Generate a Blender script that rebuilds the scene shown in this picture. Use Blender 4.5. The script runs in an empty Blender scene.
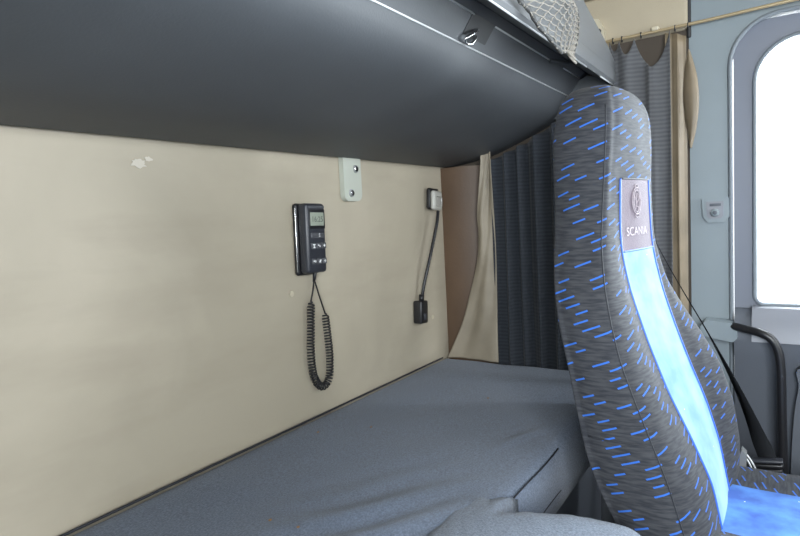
import bpy, bmesh, math, random
from mathutils import Vector, Matrix, noise
random.seed(7)
S = bpy.context.scene
COL = S.collection
PI = math.pi

# ------------------------------------------------------------------ camera
FPX = 578.0; ROLL = math.radians(3.0)
A = math.radians(33.4416); PT = math.radians(4.7491)
F = Vector((math.cos(PT)*math.cos(A), math.cos(PT)*math.sin(A), -math.sin(PT)))
R0 = Vector((math.sin(A), -math.cos(A), 0)); U0 = R0.cross(F)
c_, s_ = math.cos(ROLL), math.sin(ROLL)
RR = c_*R0 - s_*U0; UU = s_*R0 + c_*U0
CAM = Vector((0, 0, 1.35))
cd = bpy.data.cameras.new('camera'); cam = bpy.data.objects.new('camera', cd); COL.objects.link(cam)
cd.sensor_width = 36; cd.lens = FPX/800*36; cd.clip_start = 0.02
M = Matrix((RR, UU, -F)).transposed().to_4x4(); M.translation = CAM
cam.matrix_world = M
S.camera = cam

def at(u, v, ax, val):
    """point of the place that was measured at a photo pixel, on the plane ax=val"""
    d = FPX*F + (u-400)*RR - (v-268)*UU
    return CAM + d*((val-CAM[ax])/d[ax])

# ------------------------------------------------------------------ materials
def mat(name, col, rough=.6, metal=0, spec=.5, bump=0, bscale=60, var=0, vscale=8, sheen=0, coat=0, detail=4):
    m = bpy.data.materials.new(name); m.use_nodes = True
    nt = m.node_tree; b = nt.nodes['Principled BSDF']
    b.inputs['Base Color'].default_value = (*col, 1); b.inputs['Roughness'].default_value = rough
    b.inputs['Metallic'].default_value = metal; b.inputs['Specular IOR Level'].default_value = spec
    b.inputs['Sheen Weight'].default_value = sheen; b.inputs['Coat Weight'].default_value = coat
    tc = nt.nodes.new('ShaderNodeTexCoord')
    if var:
        n = nt.nodes.new('ShaderNodeTexNoise'); n.inputs['Scale'].default_value = vscale; n.inputs['Detail'].default_value = detail
        nt.links.new(tc.outputs['Object'], n.inputs['Vector'])
        r = nt.nodes.new('ShaderNodeMapRange'); r.inputs[1].default_value = .3; r.inputs[2].default_value = .7
        r.inputs[3].default_value = 1-var; r.inputs[4].default_value = 1+var
        nt.links.new(n.outputs['Fac'], r.inputs[0])
        mx = nt.nodes.new('ShaderNodeVectorMath'); mx.operation = 'SCALE'; mx.inputs[0].default_value = col
        nt.links.new(r.outputs[0], mx.inputs['Scale']); nt.links.new(mx.outputs[0], b.inputs['Base Color'])
    if bump:
        n = nt.nodes.new('ShaderNodeTexNoise'); n.inputs['Scale'].default_value = bscale; n.inputs['Detail'].default_value = 3
        nt.links.new(tc.outputs['Object'], n.inputs['Vector'])
        bp = nt.nodes.new('ShaderNodeBump'); bp.inputs['Strength'].default_value = bump; bp.inputs['Distance'].default_value = .004
        nt.links.new(n.outputs['Fac'], bp.inputs['Height']); nt.links.new(bp.outputs[0], b.inputs['Normal'])
    return m

def mth(nt, op, a, b=None, c=None):
    n = nt.nodes.new('ShaderNodeMath'); n.operation = op
    for i, v in enumerate((a, b, c)):
        if v is None: continue
        if isinstance(v, (int, float)): n.inputs[i].default_value = v
        else: nt.links.new(v, n.inputs[i])
    return n.outputs[0]

def dash_cloth(name):
    """charcoal woven cloth with short scattered blue dashes, laid out in the cloth's own UV (metres)"""
    m = bpy.data.materials.new(name); m.use_nodes = True; nt = m.node_tree; b = nt.nodes['Principled BSDF']
    b.inputs['Roughness'].default_value = .85; b.inputs['Specular IOR Level'].default_value = .25; b.inputs['Sheen Weight'].default_value = .05
    uv = nt.nodes.new('ShaderNodeUVMap'); uv.uv_map = 'uv'
    mp = nt.nodes.new('ShaderNodeMapping'); mp.inputs['Rotation'].default_value = (0, 0, math.radians(-20))
    nt.links.new(uv.outputs[0], mp.inputs[0])
    sp = nt.nodes.new('ShaderNodeSeparateXYZ'); nt.links.new(mp.outputs[0], sp.inputs[0])
    t = mth(nt, 'MULTIPLY', sp.outputs[1], 58.0); row = mth(nt, 'FLOOR', t); ft = mth(nt, 'FRACT', t)
    wn = nt.nodes.new('ShaderNodeTexWhiteNoise'); wn.noise_dimensions = '1D'; nt.links.new(row, wn.inputs['W'])
    s = mth(nt, 'ADD', mth(nt, 'MULTIPLY', sp.outputs[0], 11.5), mth(nt, 'MULTIPLY', wn.outputs['Value'], 7.3))
    cell = mth(nt, 'FLOOR', s); fs = mth(nt, 'FRACT', s)
    cb = nt.nodes.new('ShaderNodeCombineXYZ'); nt.links.new(row, cb.inputs[0]); nt.links.new(cell, cb.inputs[1])
    w2 = nt.nodes.new('ShaderNodeTexWhiteNoise'); w2.noise_dimensions = '3D'; nt.links.new(cb.outputs[0], w2.inputs['Vector'])
    rs = nt.nodes.new('ShaderNodeSeparateColor'); nt.links.new(w2.outputs['Color'], rs.inputs[0])
    c0 = mth(nt, 'ADD', mth(nt, 'MULTIPLY', rs.outputs[0], .3), .34)
    ds = mth(nt, 'ABSOLUTE', mth(nt, 'SUBTRACT', fs, c0))
    half = mth(nt, 'ADD', mth(nt, 'MULTIPLY', rs.outputs[1], .11), .13)
    m1 = mth(nt, 'LESS_THAN', ds, half)
    dt = mth(nt, 'ABSOLUTE', mth(nt, 'SUBTRACT', ft, .5)); m2 = mth(nt, 'LESS_THAN', dt, .10)
    m3 = mth(nt, 'GREATER_THAN', rs.outputs[2], .15)
    mask = mth(nt, 'MULTIPLY', mth(nt, 'MULTIPLY', m1, m2), m3)
    # woven wavy ground
    n = nt.nodes.new('ShaderNodeTexNoise'); n.inputs['Scale'].default_value = 1.0; n.inputs['Detail'].default_value = 3
    mp2 = nt.nodes.new('ShaderNodeMapping'); mp2.inputs['Scale'].default_value = (28, 190, 1); nt.links.new(uv.outputs[0], mp2.inputs[0]); nt.links.new(mp2.outputs[0], n.inputs['Vector'])
    cr = nt.nodes.new('ShaderNodeValToRGB'); nt.links.new(n.outputs['Fac'], cr.inputs[0])
    cr.color_ramp.elements[0].position = .38; cr.color_ramp.elements[0].color = (.020, .022, .028, 1)
    cr.color_ramp.elements[1].position = .62; cr.color_ramp.elements[1].color = (.042, .044, .050, 1)
    mx = nt.nodes.new('ShaderNodeMixRGB'); nt.links.new(mask, mx.inputs[0]); nt.links.new(cr.outputs[0], mx.inputs[1]); mx.inputs[2].default_value = (.025, .11, .44, 1)
    nt.links.new(mx.outputs[0], b.inputs['Base Color'])
    bp = nt.nodes.new('ShaderNodeBump'); bp.inputs['Strength'].default_value = .25; bp.inputs['Distance'].default_value = .002
    nt.links.new(n.outputs['Fac'], bp.inputs['Height']); nt.links.new(bp.outputs[0], b.inputs['Normal'])
    return m

def ribbed_cloth(name, c1, c2, period=.013):
    m = bpy.data.materials.new(name); m.use_nodes = True; nt = m.node_tree; b = nt.nodes['Principled BSDF']
    b.inputs['Roughness'].default_value = .85; b.inputs['Specular IOR Level'].default_value = .2; b.inputs['Sheen Weight'].default_value = .1
    g = nt.nodes.new('ShaderNodeTexCoord'); sp = nt.nodes.new('ShaderNodeSeparateXYZ'); nt.links.new(g.outputs['Object'], sp.inputs[0])
    n = nt.nodes.new('ShaderNodeTexNoise'); n.inputs['Scale'].default_value = 14; nt.links.new(g.outputs['Object'], n.inputs['Vector'])
    z = mth(nt, 'ADD', sp.outputs[2], mth(nt, 'MULTIPLY', n.outputs['Fac'], .008))
    w = mth(nt, 'SINE', mth(nt, 'MULTIPLY', z, 2*PI/period))
    f = mth(nt, 'ADD', mth(nt, 'MULTIPLY', w, .5), .5)
    mx = nt.nodes.new('ShaderNodeMixRGB'); nt.links.new(f, mx.inputs[0]); mx.inputs[1].default_value = (*c1, 1); mx.inputs[2].default_value = (*c2, 1)
    nt.links.new(mx.outputs[0], b.inputs['Base Color'])
    bp = nt.nodes.new('ShaderNodeBump'); bp.inputs['Strength'].default_value = .3; bp.inputs['Distance'].default_value = .002
    nt.links.new(f, bp.inputs['Height']); nt.links.new(bp.outputs[0], b.inputs['Normal'])
    return m

def velour(name, col, col2, sheen=.25):
    m = bpy.data.materials.new(name); m.use_nodes = True; nt = m.node_tree; b = nt.nodes['Principled BSDF']
    b.inputs['Roughness'].default_value = .8; b.inputs['Sheen Weight'].default_value = sheen; b.inputs['Sheen Roughness'].default_value = .4
    b.inputs['Sheen Tint'].default_value = (.6, .8, 1, 1)
    g = nt.nodes.new('ShaderNodeTexCoord')
    n = nt.nodes.new('ShaderNodeTexNoise'); n.inputs['Scale'].default_value = 16; n.inputs['Detail'].default_value = 6; nt.links.new(g.outputs['Object'], n.inputs['Vector'])
    cr = nt.nodes.new('ShaderNodeValToRGB'); nt.links.new(n.outputs['Fac'], cr.inputs[0])
    cr.color_ramp.elements[0].position = .35; cr.color_ramp.elements[0].color = (*col, 1)
    cr.color_ramp.elements[1].position = .68; cr.color_ramp.elements[1].color = (*col2, 1)
    # a few pale lint specks
    v = nt.nodes.new('ShaderNodeTexVoronoi'); v.inputs['Scale'].default_value = 38; nt.links.new(g.outputs['Object'], v.inputs['Vector'])
    sc = nt.nodes.new('ShaderNodeSeparateColor'); nt.links.new(v.outputs['Color'], sc.inputs[0])
    k = mth(nt, 'MULTIPLY', mth(nt, 'LESS_THAN', v.outputs['Distance'], .07), mth(nt, 'GREATER_THAN', sc.outputs[0], .8))
    mx = nt.nodes.new('ShaderNodeMixRGB'); nt.links.new(k, mx.inputs[0]); nt.links.new(cr.outputs[0], mx.inputs[1]); mx.inputs[2].default_value = (.7, .75, .8, 1)
    nt.links.new(mx.outputs[0], b.inputs['Base Color'])
    return m

def vinyl_wall(name):
    m = bpy.data.materials.new(name); m.use_nodes = True; nt = m.node_tree; b = nt.nodes['Principled BSDF']
    b.inputs['Roughness'].default_value = .5; b.inputs['Specular IOR Level'].default_value = .35
    g = nt.nodes.new('ShaderNodeTexCoord')
    n = nt.nodes.new('ShaderNodeTexNoise'); n.inputs['Scale'].default_value = 1.6; n.inputs['Detail'].default_value = 5; n.inputs['Distortion'].default_value = .6
    nt.links.new(g.outputs['Object'], n.inputs['Vector'])
    cr = nt.nodes.new('ShaderNodeValToRGB'); nt.links.new(n.outputs['Fac'], cr.inputs[0])
    cr.color_ramp.elements[0].position = .36; cr.color_ramp.elements[0].color = (.365, .325, .25, 1)
    cr.color_ramp.elements[1].position = .60; cr.color_ramp.elements[1].color = (.445, .395, .31, 1)
    # grimy streaks, stretched along the wall
    mp = nt.nodes.new('ShaderNodeMapping'); mp.inputs['Scale'].default_value = (2.0, 1, 9); nt.links.new(g.outputs['Object'], mp.inputs[0])
    n2 = nt.nodes.new('ShaderNodeTexNoise'); n2.inputs['Scale'].default_value = 1.4; n2.inputs['Detail'].default_value = 6; nt.links.new(mp.outputs[0], n2.inputs['Vector'])
    r2 = nt.nodes.new('ShaderNodeMapRange'); nt.links.new(n2.outputs['Fac'], r2.inputs[0]); r2.inputs[1].default_value = .5; r2.inputs[2].default_value = .75; r2.inputs[3].default_value = 0; r2.inputs[4].default_value = .35
    mx = nt.nodes.new('ShaderNodeMixRGB'); nt.links.new(r2.outputs[0], mx.inputs[0]); nt.links.new(cr.outputs[0], mx.inputs[1]); mx.inputs[2].default_value = (.29, .25, .19, 1)
    # sparse little rust-brown specks
    v = nt.nodes.new('ShaderNodeTexVoronoi'); v.inputs['Scale'].default_value = 6; nt.links.new(g.outputs['Object'], v.inputs['Vector'])
    sc = nt.nodes.new('ShaderNodeSeparateColor'); nt.links.new(v.outputs['Color'], sc.inputs[0])
    k = mth(nt, 'MULTIPLY', mth(nt, 'LESS_THAN', v.outputs['Distance'], .03), mth(nt, 'GREATER_THAN', sc.outputs[0], .6))
    mx2 = nt.nodes.new('ShaderNodeMixRGB'); nt.links.new(mth(nt, 'MULTIPLY', k, .6), mx2.inputs[0]); nt.links.new(mx.outputs[0], mx2.inputs[1]); mx2.inputs[2].default_value = (.12, .07, .03, 1)
    nt.links.new(mx2.outputs[0], b.inputs['Base Color'])
    n3 = nt.nodes.new('ShaderNodeTexNoise'); n3.inputs['Scale'].default_value = 3; nt.links.new(g.outputs['Object'], n3.inputs['Vector'])
    bp = nt.nodes.new('ShaderNodeBump'); bp.inputs['Strength'].default_value = .25; bp.inputs['Distance'].default_value = .02
    nt.links.new(n3.outputs['Fac'], bp.inputs['Height']); nt.links.new(bp.outputs[0], b.inputs['Normal'])
    return m

def thin_glass(name):
    m = bpy.data.materials.new(name); m.use_nodes = True; nt = m.node_tree
    nt.nodes.remove(nt.nodes['Principled BSDF']); out = nt.nodes['Material Output']
    t = nt.nodes.new('ShaderNodeBsdfTransparent'); g = nt.nodes.new('ShaderNodeBsdfGlossy'); g.inputs['Roughness'].default_value = .02
    t.inputs[0].default_value = (.93, .95, .96, 1)
    fr = nt.nodes.new('ShaderNodeFresnel'); mx = nt.nodes.new('ShaderNodeMixShader')
    nt.links.new(fr.outputs[0], mx.inputs[0]); nt.links.new(t.outputs[0], mx.inputs[1]); nt.links.new(g.outputs[0], mx.inputs[2]); nt.links.new(mx.outputs[0], out.inputs[0])
    return m

MT = dict(
    wall=vinyl_wall('beige_vinyl'),
    bunk=mat('bunk_grey', (.062, .068, .076), .55, bump=.06, bscale=220, var=.08, vscale=5),
    fascia=mat('fascia_grey', (.14, .147, .155), .42, bump=.03, bscale=200),
    black=mat('black_plastic', (.012, .012, .014), .35, bump=.05, bscale=300),
    handset=mat('handset_grey', (.028, .030, .038), .35),
    channel=mat('channel_grey', (.075, .08, .09), .5),
    edge=mat('pale_gloss', (.55, .57, .58), .3),  # glossy pale tone for the bunk's edge highlight strips, and for the cable
    chrome=mat('chrome', (.75, .76, .78), .2, metal=1),
    steel=mat('dull_steel', (.35, .36, .36), .4, metal=.8),
    mattress=mat('mattress_cloth', (.098, .122, .168), .9, spec=.15, bump=.5, bscale=320, var=.30, vscale=260, detail=2, sheen=.15),
    crumb=mat('rusty_crumb', (.22, .12, .05), .9),
    blanket=mat('blanket_cloth', (.108, .130, .168), .9, spec=.15, bump=.5, bscale=320, var=.28, vscale=260, detail=2, sheen=.15),
    piping=mat('dark_piping', (.014, .016, .022), .7),
    dash=dash_cloth('dashed_seat_cloth'),
    blue=velour('blue_velour', (.015, .075, .33), (.06, .21, .56), .12),
    bluelit=velour('lit_blue_velour', (.06, .17, .38), (.15, .28, .50), .6),  # seat blue made paler, window glare put into the centre panel's colour
    maroon=mat('maroon_cloth', (.062, .036, .062), .85, bump=.3, bscale=400, var=.1, vscale=60, sheen=.3),
    thread=mat('pale_thread', (.34, .29, .32), .7),
    bluepipe=mat('blue_piping', (.02, .10, .5), .6),
    curtain=ribbed_cloth('dark_curtain_cloth', (.026, .030, .037), (.038, .043, .052)),
    curtain2=ribbed_cloth('grey_curtain_cloth', (.075, .078, .086), (.105, .108, .116)),
    lining=mat('cream_lining', (.27, .232, .175), .6, bump=.2, bscale=30, var=.12, vscale=10),
    tan=mat('tan_lining', (.19, .15, .10), .5, var=.15, vscale=12),
    brown=mat('brown_panel', (.092, .054, .030), .55, bump=.15, bscale=120, var=.12, vscale=6),
    brown2=mat('dark_brown_lining', (.06, .046, .034), .7, bump=.15, bscale=120),
    headliner=mat('beige_headliner', (.38, .33, .245), .85, bump=.2, bscale=250, var=.06, vscale=5),
    cream=mat('cream_plastic', (.50, .45, .34), .45),
    pillar=mat('pillar_grey', (.20, .24, .265), .5, bump=.05, bscale=300, var=.04, vscale=6),
    frame=mat('window_frame_grey', (.15, .165, .205), .5),
    door=mat('door_panel_dark', (.085, .095, .115), .6, bump=.1, bscale=200),
    sill=mat('sill_grey', (.20, .21, .24), .45),
    rubber=mat('black_rubber', (.015, .016, .018), .6),
    sealm=mat('grey_seal', (.16, .185, .21), .6),
    floorm=mat('dark_floor', (.03, .03, .032), .9, bump=.3, bscale=80),
    bracket=mat('pale_green_metal', (.44, .46, .40), .45),
    lamp=mat('lamp_cream', (.42, .41, .37), .4),
    lens=mat('lamp_lens', (.33, .32, .29), .15),
    lcd=mat('lcd_grey_green', (.28, .31, .25), .3),
    lcdink=mat('lcd_ink', (.06, .07, .06), .5),
    icon=mat('white_icon', (.75, .75, .75), .5),
    button=mat('button_grey', (.07, .072, .08), .4),
    belt=mat('belt_webbing', (.010, .011, .013), .9, spec=.15, bump=.2, bscale=500),
    net=mat('net_cord', (.24, .222, .195), .8),
    netdark=mat('net_hem', (.05, .05, .05), .8, bump=.4, bscale=300),
    brass=mat('rail_brass', (.42, .33, .20), .35, metal=.4),
    glass=thin_glass('window_glass'),
    scuff=mat('scuff_white', (.53, .49, .42), .7),
)

# ------------------------------------------------------------------ object helpers
def mesh_obj(name, verts, faces, m, parent=None, smooth=True, uvs=None):
    me = bpy.data.meshes.new(name); me.from_pydata([tuple(v) for v in verts], [], faces); me.validate()
    if uvs:
        l = me.uv_layers.new(name='uv')
        for lp in me.loops: l.data[lp.index].uv = uvs[lp.vertex_index]
    return link(name, me, m, parent, smooth)
def link(name, me, m, parent=None, smooth=True):
    if smooth:
        for p in me.polygons: p.use_smooth = True
    me.materials.append(m if not isinstance(m, str) else MT[m])
    o = bpy.data.objects.new(name, me); COL.objects.link(o)
    if parent:
        o.parent = parent
        o.matrix_parent_inverse = parent.matrix_basis.inverted() if parent.parent is None else (parent.parent.matrix_basis @ parent.matrix_parent_inverse @ parent.matrix_basis).inverted()
    return o
def bm_obj(name, bm, m, parent=None, smooth=True):
    bmesh.ops.recalc_face_normals(bm, faces=bm.faces)
    me = bpy.data.meshes.new(name); bm.to_mesh(me); bm.free()
    o = link(name, me, m, parent, smooth)
    if smooth: me.set_sharp_from_angle(angle=math.radians(40))
    return o
def thing(name, label, cat, loc=(0, 0, 0), group=None):
    o = bpy.data.objects.new(name, None); COL.objects.link(o); o.location = loc; o.empty_display_size = .05
    return tag(o, label, cat, group)
def tag(o, label=None, cat=None, group=None, kind=None):
    if label: o['label'] = label
    if cat: o['category'] = cat
    if group: o['group'] = group
    if kind: o['kind'] = kind
    return o
def struct(o): o['kind'] = 'structure'; return o

def bm_box(bm, lo, hi, bev=.004, seg=3, mtx=None):
    n0 = set(bm.verts)
    r = bmesh.ops.create_cube(bm, size=1)
    vs = r['verts']
    for v in vs:
        v.co = Vector([(lo[i]+hi[i])/2 + v.co[i]*(hi[i]-lo[i]) for i in range(3)])
    if bev:
        es = list({e for v in vs for e in v.link_edges})
        bmesh.ops.bevel(bm, geom=es, offset=bev, segments=seg, profile=.5, affect='EDGES')
    if mtx is not None:
        for v in bm.verts:
            if v not in n0: v.co = mtx @ v.co
    return bm
def box(name, lo, hi, m, parent=None, bev=.004, seg=3, mtx=None):
    return bm_obj(name, bm_box(bmesh.new(), lo, hi, bev, seg, mtx), m, parent)
def prism(name, pts, axis, a, b, m, parent=None, bev=0, mtx=None, seg=3):
    """polygon pts in the two other axes extruded along axis from a to b"""
    bm = bmesh.new()
    def mk(p, t):
        if axis == 0: return (t, p[0], p[1])
        if axis == 1: return (p[0], t, p[1])
        return (p[0], p[1], t)
    lo = [bm.verts.new(mk(p, a)) for p in pts]; hi = [bm.verts.new(mk(p, b)) for p in pts]
    n = len(pts); bm.faces.new(lo); bm.faces.new(hi[::-1])
    for i in range(n): bm.faces.new((lo[i], hi[i], hi[(i+1) % n], lo[(i+1) % n]))
    if bev:
        es = [e for e in bm.edges if len(e.link_faces) == 2 and e.calc_face_angle(0) > .6]
        bmesh.ops.bevel(bm, geom=es, offset=bev, segments=seg, profile=.5, affect='EDGES')
    if mtx is not None: bmesh.ops.transform(bm, matrix=mtx, verts=bm.verts)
    return bm_obj(name, bm, m, parent)
def catmull(P, n=8, closed=False):
    P = [Vector(p) for p in P]; out = []; N = len(P)
    for i in range(N if closed else N-1):
        if closed: p0, p1, p2, p3 = P[i-1], P[i], P[(i+1) % N], P[(i+2) % N]
        else: p0, p1, p2, p3 = P[max(i-1, 0)], P[i], P[i+1], P[min(i+2, N-1)]
        for k in range(n):
            t = k/n
            out.append(.5*((2*p1)+(p2-p0)*t+(2*p0-5*p1+4*p2-p3)*t*t+(3*p1-p0-3*p2+p3)*t**3))
    if not closed: out.append(P[-1])
    return out
def tube_geo(path, r, seg=8, closed=False):
    V, Fc = [], []; n = len(path); up = Vector((0, 0, 1)); prev = None
    for i, p in enumerate(path):
        if closed: d = path[(i+1) % n]-path[i-1]
        else: d = path[min(i+1, n-1)]-path[max(i-1, 0)]
        d.normalize()
        if prev is None: a = d.orthogonal().normalized()
        else: a = (prev - d*prev.dot(d)).normalized()
        prev = a; b = d.cross(a); rr = r(i/(n-1)) if callable(r) else r
        for k in range(seg):
            t = 2*PI*k/seg; V.append(p+a*math.cos(t)*rr+b*math.sin(t)*rr)
    for i in range(n if closed else n-1):
        for k in range(seg):
            j = (i+1) % n
            Fc.append((i*seg+k, i*seg+(k+1) % seg, j*seg+(k+1) % seg, j*seg+k))
    if not closed: Fc += [tuple(range(seg))[::-1], tuple((n-1)*seg+k for k in range(seg))]
    return V, Fc
def tube(name, path, r, m, parent=None, seg=8, closed=False):
    V, Fc = tube_geo([Vector(p) for p in path], r, seg, closed); return mesh_obj(name, V, Fc, m, parent)
def tubes(name, paths, r, m, parent=None, seg=6):
    V, Fc = [], []
    for p in paths:
        v, f = tube_geo([Vector(q) for q in p], r, seg); o = len(V); V += v; Fc += [tuple(i+o for i in q) for q in f]
    return mesh_obj(name, V, Fc, m, parent)
def disc(name, c, axis, r, h, m, parent=None, seg=24, bev=.001, r2=None):
    """short cylinder from c along direction axis"""
    bm = bmesh.new(); bmesh.ops.create_cone(bm, cap_ends=True, segments=seg, radius1=r, radius2=r if r2 is None else r2, depth=h)
    if bev:
        es = [e for e in bm.edges if len(e.link_faces) == 2 and e.calc_face_angle(0) > 1]
        bmesh.ops.bevel(bm, geom=es, offset=bev, segments=2, profile=.5, affect='EDGES')
    q = Vector((0, 0, 1)).rotation_difference(Vector(axis).normalized())
    bmesh.ops.transform(bm, matrix=Matrix.Translation(Vector(c)+Vector(axis).normalized()*h/2) @ q.to_matrix().to_4x4(), verts=bm.verts)
    return bm_obj(name, bm, m, parent)
def grid_faces(nr, nc, wrap=False):
    f = []
    for i in range(nr-1):
        for j in range(nc if wrap else nc-1):
            k = (j+1) % nc; f.append((i*nc+j, i*nc+k, (i+1)*nc+k, (i+1)*nc+j))
    return f
def rrect(x0, y0, x1, y1, r, n=6):
    P = []
    if not isinstance(r, (list, tuple)): r = [r]*4
    for (cx, cy, a0, q) in ((x1-r[0], y1-r[0], 0, r[0]), (x0+r[1], y1-r[1], 90, r[1]), (x0+r[2], y0+r[2], 180, r[2]), (x1-r[3], y0+r[3], 270, r[3])):
        for k in range(n+1):
            t = math.radians(a0+90*k/n); P.append((cx+q*math.cos(t), cy+q*math.sin(t)))
    return P
def plate_hole(name, outer, inner, axis, a, b, m, parent=None):
    """closed plate between an outer and an inner loop with the same count of points"""
    def mk(p, t): return (t, p[0], p[1]) if axis == 0 else ((p[0], t, p[1]) if axis == 1 else (p[0], p[1], t))
    n = len(outer); V = [mk(p, a) for p in outer]+[mk(p, a) for p in inner]+[mk(p, b) for p in outer]+[mk(p, b) for p in inner]
    Fc = []
    for i in range(n):
        j = (i+1) % n
        Fc += [(i, j, n+j, n+i), (2*n+i, 3*n+i, 3*n+j, 2*n+j), (i, 2*n+i, 2*n+j, j), (n+i, n+j, 3*n+j, 3*n+i)]
    bm = bmesh.new(); vs = [bm.verts.new(v) for v in V]
    for f in Fc: bm.faces.new([vs[i] for i in f])
    return bm_obj(name, bm, m, parent)
def project_outer(inner, x0, y0, x1, y1):
    """push each inner point out to the rectangle, radially from the centre"""
    cx = (min(p[0] for p in inner)+max(p[0] for p in inner))/2; cy = (min(p[1] for p in inner)+max(p[1] for p in inner))/2
    out = []
    for p in inner:
        dx, dy = p[0]-cx, p[1]-cy; ts = []
        if dx > 1e-9: ts.append((x1-cx)/dx)
        if dx < -1e-9: ts.append((x0-cx)/dx)
        if dy > 1e-9: ts.append((y1-cy)/dy)
        if dy < -1e-9: ts.append((y0-cy)/dy)
        t = min(ts); out.append((cx+dx*t, cy+dy*t))
    return out
def snap_corners(out, x0, y0, x1, y1):
    for c in ((x0, y0), (x0, y1), (x1, y0), (x1, y1)):
        k = min(range(len(out)), key=lambda i: (out[i][0]-c[0])**2+(out[i][1]-c[1])**2); out[k] = c
    return out

# ------------------------------------------------------------------ the cab
XL, XR, YF, YB, ZC = -.42, 2.10, -1.35, 1.10, 2.30
struct(box('floor', (XL-.1, YF-.1, -.05), (XR+.2, YB+.1, 0), 'floorm', bev=0))
struct(box('ceiling', (XL-.1, YF-.1, ZC), (XR+.2, YB+.1, ZC+.05), 'headliner', bev=0))
wb = struct(box('wall_back', (XL-.1, YB, 0), (XR+.2, YB+.05, ZC), 'wall', bev=0))
# scuffed patch of vinyl
def scuff(name, u, v, w, h, lab=None):
    c = at(u, v, 1, 1.1); pts = []
    for k in range(22):
        t = 2*PI*k/22; r = .55+.45*random.random(); pts.append((c.x+w*math.cos(t)*r, c.z+h*math.sin(t)*r))
    o = prism(name, pts, 1, YB-.0012, YB+.001, 'scuff', wb); return o
scuff('scuff_mark', 138, 163, .022, .012); scuff('scuff_mark', 148, 159, .012, .006)

# brown side panel closing the corner by the bunk end (chamfered), then side wall
struct(prism('wall_right', [(2.035, 1.0995), (2.035, .236), (2.10, .236), (2.10, 1.0995)], 2, 0, 2.0, 'brown2', bev=0))
struct(prism('trim_7', [(1.985, 1.0995), (1.985, .99), (2.034, .93), (2.034, 1.0995)], 2, 0, 1.54, 'brown', bev=0))
struct(box('trim_1', (2.015, .236, 1.886), (2.10, 1.0995, 2.04), 'headliner', bev=.012))   # padded panel above the rail
struct(prism('trim_2', [(1.93, 2.2995), (2.03, 2.05), (2.10, 2.04), (2.10, 2.2995)], 1, .235, 1.0995, 'headliner', bev=.006))

# pillar and door surround: plate with rounded door opening
inn = rrect(-1.12, .12, .126, 1.885, [.13, .03, .03, .03], 8)
inn = [(y - (.004 if z < 1 else 0), z) for y, z in inn]
out = snap_corners(project_outer(inn, YF, 0, .235, ZC-.0005), YF, 0, .235, ZC-.0005)
struct(plate_hole('trim_3', out, inn, 0, 2.03, 2.10, 'pillar'))
struct(tube('trim_4', [(2.028, y, z) for y, z in inn], .0065, 'sealm', closed=True))
struct(box('trim_5', (2.024, .228, 1.86), (2.04, .240, 2.29), 'rubber', bev=.004))

# door with window
gl = rrect(-.98, 1.035, .064, 1.82, [.12, .10, .02, .03], 8)
din = [(y, z) for y, z in gl]
do_ = snap_corners(project_outer(din, -1.115, .13, .12, 1.88), -1.115, .13, .12, 1.88)
do_ = [(max(-1.115, min(.118, y)), max(.13, min(1.877, z))) for y, z in do_]
door = struct(plate_hole('door_1', do_, din, 0, 2.055, 2.13, 'frame'))
tube('window_gasket', [(2.052, y, z) for y, z in gl], .006, 'sealm', door, closed=True)
struct(prism('window_1', gl, 0, 2.095, 2.10, 'glass'))
# inner door card: padded sill, lower panel, pocket
prism('door_panel', [(1.985, .93), (2.0, .995), (2.03, 1.022), (2.054, 1.025), (2.054, .2), (2.01, .2), (2.005, .88)], 1, -1.10, .116, 'door', door, bev=.008)
prism('sill_cap', [(1.978, .935), (1.99, 1.0), (2.02, 1.031), (2.054, 1.034), (2.054, 1.026), (2.028, 1.023), (1.998, .997), (1.984, .935)], 1, -1.10, .07, 'sill', door, bev=.002)
prism('door_pocket', [(p.x, p.y) for p in catmull([(-.50, .30, 0), (-.08, .30, 0), (-.032, .42, 0), (-.03, .62, 0), (-.045, .80, 0), (-.085, .88, 0), (-.5, .89, 0)], 6)], 0, 1.975, 2.009, 'door', door, bev=.01)

# near side of the cab (behind the camera), with its own door window, and the windscreen wall
gl2 = rrect(-.98, 1.035, .047, 1.81, [.12, .10, .02, .03], 8)
struct(plate_hole('wall_left', snap_corners(project_outer(gl2, YF, 0, YB-.001, ZC-.001), YF, 0, YB-.001, ZC-.001), gl2, 0, XL-.07, XL, 'pillar'))
struct(prism('window_2', gl2, 0, XL-.04, XL-.035, 'glass'))
ws = rrect(XL+.14, 1.0, XR-.10, 2.02, .12, 8)
struct(plate_hole('wall_front', snap_corners(project_outer(ws, XL-.1, 0, XR+.2, ZC-.001), XL-.1, 0, XR+.2, ZC-.001), ws, 1, YF-.05, YF, 'frame'))
struct(prism('window_3', ws, 1, YF-.03, YF-.025, 'glass'))

# ------------------------------------------------------------------ coat hook plate on the pillar
hp = thing('coat_hook', 'grey plastic coat hook plate on the pillar left of the door window', 'hook', (2.03, .165, 1.30))
prism('back_plate', [(.202, 1.366), (.130, 1.366), (.128, 1.31), (.138, 1.292), (.186, 1.292), (.2, 1.31)], 0, 2.018, 2.0295, 'pillar', hp, bev=.005)
prism('recess', [(.190, 1.356), (.143, 1.356), (.144, 1.312), (.15, 1.304), (.180, 1.304), (.188, 1.312)], 0, 2.0155, 2.019, 'sill', hp, bev=.002)
box('slot', (2.0125, .150, 1.342), (2.016, .180, 1.350), 'door', hp, bev=.001)
disc('hook_knob', (2.015, .165, 1.322), (-1, 0, 0), .0115, .016, 'pillar', hp, bev=.003)
disc('knob_cap', (1.999, .165, 1.322), (-1, 0, 0), .006, .002, 'door', hp)

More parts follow.
